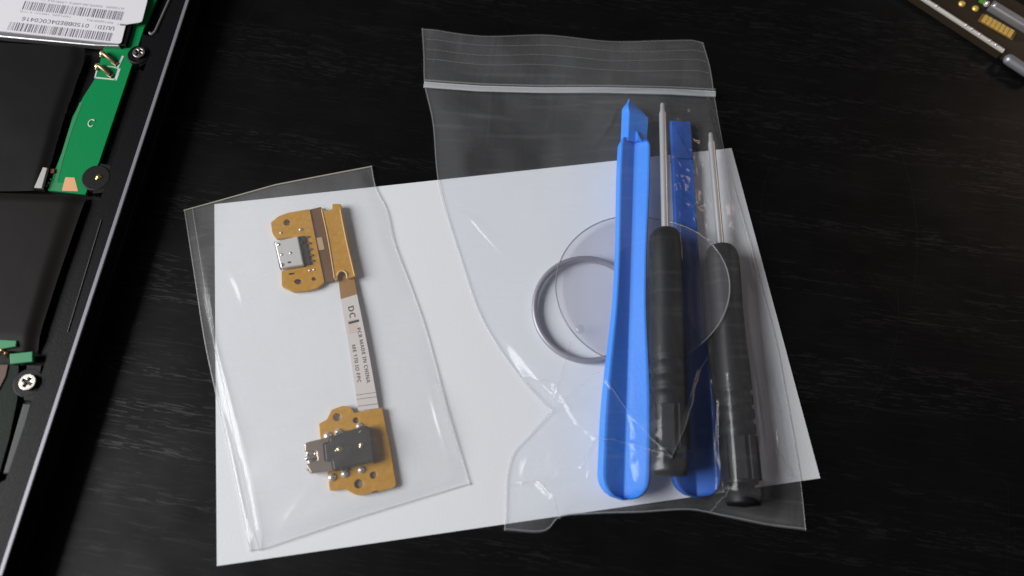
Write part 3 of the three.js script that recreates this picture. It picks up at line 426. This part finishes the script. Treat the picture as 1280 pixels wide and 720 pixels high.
{ // zip bag round the tools
  const t = thing('zip_bag', 'large clear zip bag holding blue pry tools, screwdrivers and a suction cup', 'zip bag', [30, cardTop, -20]);
  const Lp = [[-34.45, -95.45],[-32.58, -85.24],[-31.05, -75.58],[-27.02, -63.18],[-22.42, -41.94],[-13.64, -19.89],[-5.88, -3.31],[5.32, 10.92],[14.36, 19.29],[9.15, 26.17],[5.52, 31.15],[4.48, 37.17],[5.27, 49.5]], Rp = [[53.23, -100.52],[55.51, -91.53],[56.76, -82.38],[59.16, -65.61],[62.6, -49.28],[68.04, -28.6],[73.31, -6.98],[76.36, 12.3],[78.83, 29.81],[79.73, 42.48]];
  const zs = (p) => p.map((q) => q[1]);
  const byZ = (pts) => (s) => { const n = pts.length; let i = 1; const z = lerp(pts[0][1], pts[n - 1][1], s); while (i < n - 1 && pts[i][1] < z) i++; const f = clamp((z - pts[i - 1][1]) / (pts[i][1] - pts[i - 1][1])); return [lerp(pts[i - 1][0], pts[i][0], f), z]; };
  const Le = byZ([...curve(Lp.slice(0, 9), 40), ...curve(Lp.slice(8, -1), 20).slice(1), Lp.at(-1)]), Re = byZ(curve(Rp)), Te = along(curve([[-34.45, -95.45],[-16.17, -94.63],[3.53, -97.29],[23.52, -97.27],[40.94, -99.96],[50.46, -101.1],[53.23, -100.52]])), Be = along(curve([[5.27, 49.5],[15.61, 48.71],[18.32, 45.45],[26.53, 43.72],[38.38, 42.22],[51.08, 40.44],[59.26, 41.19],[70.2, 42.25],[79.73, 42.48]]));
  const at = (u, v) => { const l = Le(v), r = Re(v), a = Te(u), b = Be(u), c0 = Te(0), c1 = Te(1), c2 = Be(0), c3 = Be(1); return [0, 1].map((k) => lerp(l[k], r[k], u) + (1 - v) ** 6 * (a[k] - lerp(c0[k], c1[k], u)) + v ** 10 * (b[k] - lerp(c2[k], c3[k], u))); };
  const bumps = [
    { a: mid(...D1, 0.35), b: mid(...D1, 0.98), r: 2.4, ya: 14.9, slope: 1.05 }, { a: D1[0], b: mid(...D1, 0.35), r: 0.5, ya: 11.0, yb: 13, slope: 0.45 },
    { a: mid(...D2, 0.36), b: mid(...D2, 0.98), r: 2.4, ya: 10.6, slope: 1.4 }, { a: D2[0], b: mid(...D2, 0.35), r: 0.5, ya: 6.8, yb: 9, slope: 0.5 },
    { a: mid(...P1, 0.14), b: mid(...P1, 0.95), r: 4, ya: 8.3, slope: 0.33 }, { a: mid(...P1, 0.02), b: mid(...P1, 0.14), r: 2.5, ya: 6.9, slope: 0.33 },
    { a: mid(...P2, 0.03), b: mid(...P2, 0.97), r: 3, ya: 4.9, slope: 0.7 }, { a: [21.42, -21.56], b: [22.88, 3.21], r: 9, ya: 4.2, slope: 0.22 }];
  const H = drape(bumps, 0.9, 0.6);
  const creases = [
    { p: [[27.21, 11.4],[32.97, 19.12],[38.16, 25.89],[42.57, 29.89]], a: 0.8, w: 0.8 }, { p: [[25.38, 25.78],[34.26, 26.85],[42.57, 29.89]], a: 0.7, w: 0.7 }, { p: [[42.57, 29.89],[45.93, 20.81],[50.18, 7.23],[53.01, 2.97]], a: 1.2, w: 0.8 }, { p: [[53.29, 2.69],[55.15, 13.7],[55.35, 25.63],[56.7, 35.43]], a: 1.0, w: 0.8 },
    { p: [[58.22, 34.91],[55.64, 40.5],[51.69, 40.12]], a: 0.9, w: 0.8 }, { p: [[63.77, -5.09],[66.11, 7.64],[67.94, 19.86],[68.94, 29.7]], a: 0.8, w: 0.9 }, { p: [[69.05, 0.43],[72.18, 10.84],[73.29, 23.09],[75.68, 30.81]], a: 1.2, w: 1.2 }, { p: [[71.23, 23.29],[75.13, 29.29],[77.1, 30.68]], a: 0.9, w: 0.8 },
    { p: [[14.28, 19.52],[16.08, 10.11],[18.0, 1.25]], a: 1.1, w: 1.1 }, { p: [[14.28, 19.52],[20.51, 13.9],[25.45, 9.16]], a: 0.8, w: 1 }, { p: [[5.29, 11.2],[14.16, 12.42],[21.04, 22.13],[27.48, 27.57]], a: 0.6, w: 1 }, { p: [[5.53, 31.69],[8.27, 28.44],[10.63, 25.19]], a: 1.2, w: 1 },
    { p: [[18.65, 45.45],[16.3, 40.35],[12.04, 36.9],[5.19, 38.53]], a: 0.7, w: 1 }, { p: [[22.63, 33.1],[24.39, 28.99],[26.23, 25.82]], a: 1.0, w: 0.8 }, { p: [[-18.33, -35.2],[-11.7, -32.45],[0.73, -19.75]], a: 1.1, w: 1.1 }, { p: [[-20.22, -39.52],[-16.43, -25.09],[-12.06, -16.04]], a: 0.7, w: 0.9 },
    { p: [[3.7, -49.89],[3.65, -37.11],[9.1, -25.42]], a: 0.9, w: 2.5 }, { p: [[20.44, -55.87],[24.71, -63.01],[26.73, -70.03]], a: 1.1, w: 1.2 }, { p: [[-22.01, -71.28],[-3.25, -62.41],[10.6, -66.72],[24.56, -72.48]], a: 0.6, w: 2 }, { p: [[-23.31, -49.48],[-11.71, -53.41],[11.55, -53.39],[27.5, -60.5]], a: 0.4, w: 2 },
    { p: [[56.23, -27.96],[51.87, -31.04],[49.19, -36.75],[45.17, -39.97]], a: 0.8, w: 1 }, { p: [[42.97, -62.52],[48.21, -51.37],[49.24, -40.16]], a: 0.6, w: 1 }, { p: [[49.73, -54.84],[52.07, -44.94],[54.77, -32.99]], a: 0.7, w: 1 }];
  const cr = creaseField(creases);
  const gate = (x, z) => smooth(8, 20, x) * smooth(-80, -70, z);
  const crink = (x, z) => smooth(16, 6, Math.hypot(x - 51, (z + 44) * 0.42)) + 0.6 * smooth(10, 3, Math.hypot(x - 70, (z - 25) * 0.4)) + 0.55 * smooth(16, 6, Math.hypot(x - 24, (z - 34) * 0.9));
  const crumple = (x, z) => 0.75 * fbm(x / 22, z / 22, 54, 2) + gate(x, z) * (0.1 * ridge(x / 9, z / 13, 52) + crink(x, z) * (0.62 * fbm(x / 4.2, z / 5.5, 53, 2) + 0.45 * ridge(x / 7, z / 9, 55)));
  const zipV = 0.118;
  const edge = (u, v) => smooth(0, 0.06, u) * smooth(0, 0.05, 1 - u) * smooth(0, 0.05, 1 - v);
  const front = (u, v) => {
    const [x, z] = at(u, v), k = edge(u, v), head = smooth(zipV - 0.01, zipV + 0.05, v);
    const hd = 1.1 + 0.5 * fbm(x / 20, z / 20, 71, 2) + 0.035 * Math.sin(v * 210 + 1.5 * fbm(x / 30, 0.3, 72)) * (1 - head);
    return [x, Math.max(0.75, lerp(hd, H(x, z) + 0.6 * cr(x, z) + crumple(x, z) * 0.8, head) * (0.1 + 0.9 * k) + 0.6 * (1 - k)), z];
  };
  add('back_film', grid(50, 60, (u, v) => { const [x, z] = at(u, v); return [x, 0.44 + 0.05 * fbm(x / 9, z / 9, 75), z]; }), M.filmBack, t);
  add('front_film', grid(260, 320, front), M.film, t);
  const line = (f, r, n = 80) => { const p = []; for (let i = 0; i <= n; i++) p.push(f(i / n)); return tube(p, r, n * 2, 8); };
  const up = (p, k) => [p[0], p[1] + k, p[2]];
  const zp = along([[-30.84, -74.47],[-14.05, -75.02],[5.09, -76.68],[24.3, -78.91],[43.65, -80.59],[56.77, -81.26]]);
  const zr = (dz, y) => (s) => { const p = zp(s); return [p[0], y + 0.3 * fbm(p[0] / 20, 0.5, 71, 2), p[1] + dz]; };
  const z = add('press_seal', grid(80, 6, (u, v) => { const p = zp(u), b = Math.sin(v * Math.PI); return [p[0], 1.5 + 0.55 * b, p[1] + (v - 0.5) * 1.9]; }), M.seal, t);
  add('seal_ridge', [line(zr(-0.75, 1.75), 0.22), line(zr(0.75, 1.7), 0.2)], M.seal, z);
  add('seal_ridge', line(zr(-1.7, 1.6), 0.2), M.weld, z);
  const over = (x, z) => { let best = null, bd = 1e9; for (let j = 0; j <= 100; j++) for (let i = 0; i <= 80; i++) { const f = film[j * 81 + i], d = (f[0] - x) ** 2 + (f[2] - z) ** 2; if (d < bd) { bd = d; best = f; } } return best[1]; };
  const film = []; for (let j = 0; j <= 100; j++) for (let i = 0; i <= 80; i++) film.push(front(i / 80, j / 100));
  for (const k of [0, 1, 2, 4, 6, 7, 8, 9, 10, 12, 13]) { const f = along(creases[k].p), p = []; for (let i = 0; i <= 24; i++) { const [x, zz] = f(i / 24); p.push([x + 0.25 * vnoise(i / 3, k, 81), over(x, zz) + 0.35, zz + 0.25 * vnoise(i / 3, k, 82)]); } add('film_crease', tube(p, 0.055, 60, 6), M.weld, t); }
  add('side_weld', line((s) => up(front(0.003, s), 0.02), 0.09, 160), M.weld, t);
  add('side_weld', line((s) => up(front(0.997, s), 0.02), 0.08, 160), M.weld, t);
  for (const v of [0.028, 0.052, 0.078]) add('header_rib', line((s) => up(front(0.01 + 0.98 * s, v + 0.004 * fbm(s * 5, v * 90, 83, 2)), 0.02), 0.05, 120), M.weld, t);
  add('bag_mouth', line((s) => up(front(s, 0.003), 0.04), 0.1, 120), M.weld, t);
  add('bottom_fold', line((s) => up(front(s, 0.997), 0.04), 0.14, 120), M.weld, t);
}

// ---------------------------------------------------------------- metal edged board at the far right corner
{
  const a = [121.7, -124.43], b = [146.47, -106.14], an = angle(a, b), n = [Math.sin(an), -Math.cos(an)];
  const t = thing('metal_edged_board', 'dark board with gold contacts and silver metal edges in the upper right corner', 'circuit board', [a[0], 0, a[1]]);
  const ext = (s, o) => [a[0] + Math.cos(an) * s + n[0] * o, a[1] + Math.sin(an) * s + n[1] * o], len = Math.hypot(b[0] - a[0], b[1] - a[1]);
  add('base_board', poly([ext(-25, 0.4), ext(len + 12, 0.4), ext(len + 12, 22), ext(-25, 22)], 0, 2.2, { bevel: 0.2 }), M.boardBrown, t);
  const rail = add('metal_rail', [poly([ext(-25, -0.1), ext(len, -0.1), ext(len, 0.9), ext(-25, 0.9)], 2.4, 3.8, { bevel: 0.45, seg: 4 })], std([0.85, 0.8, 0.72], 0.3, 0.45), t);
  for (const k of [-0.1, 0.08, 0.2, 0.55, 0.62, 0.71, 0.83, 0.9]) add('rail_bump', dome(ext(len * k, 0.3), 0.5, 3.6, 0.5), M.tin, rail);
  add('rail_foot', poly([ext(-25, -0.2), ext(len, -0.2), ext(len, 0.9), ext(-25, 0.9)], 0.05, 2.5), M.boardBrown, t);
  add('rail_end', [bar([...ext(len + 3, -0.2)].flatMap((v, i) => i ? [2.2, v] : [v]), [...ext(len + 11, -0.2)].flatMap((v, i) => i ? [2.2, v] : [v]), 1.7)], std([0.3, 0.3, 0.32], 0.4, 0.6), t);
  const g0 = [142.07, -119.12], g1 = [150.8, -113.66], ga = angle(g0, g1), gl = Math.hypot(g1[0] - g0[0], g1[1] - g0[1]);
  add('contact_backing', poly(rect(mid(g0, g1), ga, gl + 1.6, 3.4), 2, 2.5, { bevel: 0.1 }), std([0.2, 0.11, 0.02], 0.5), t);
  for (let k = 0; k < 7; k++) add('gold_contact', poly(rect(mid(g0, g1, (k + 0.5) / 7), ga, gl / 7 - 0.2, 3.0), 2.4, 3.0, { bevel: 0.15 }), M.goldPad, t);
  for (const c of [[136.13, -124.21], [140.34, -122.83]]) add('gold_pad', dome(c, 1.1, 2.2, 0.8), M.goldPad, t);
  const s0 = [144.35, -123.6], s1 = [157.35, -114.62];
  add('metal_shield', poly(rect(mid(s0, s1), angle(s0, s1), Math.hypot(s1[0] - s0[0], s1[1] - s0[1]), 2.6), 2, 5, { bevel: 0.7, seg: 4 }), std([0.5, 0.5, 0.53], 0.4, 0.8), t);
  add('green_patch', poly(rect([142.78, -125.98], 0.5, 1.8, 1.6), 2.1, 3, { bevel: 0.1 }), std([0.1, 0.3, 0.05], 0.5), t);
  add('solder_blob', [dome([143.01, -123.64], 0.9, 3.5, 1.4), dome([144.9, -122.45], 0.7, 4.6, 0.8)], M.tin, t);
}

renderer.render(scene, camera);
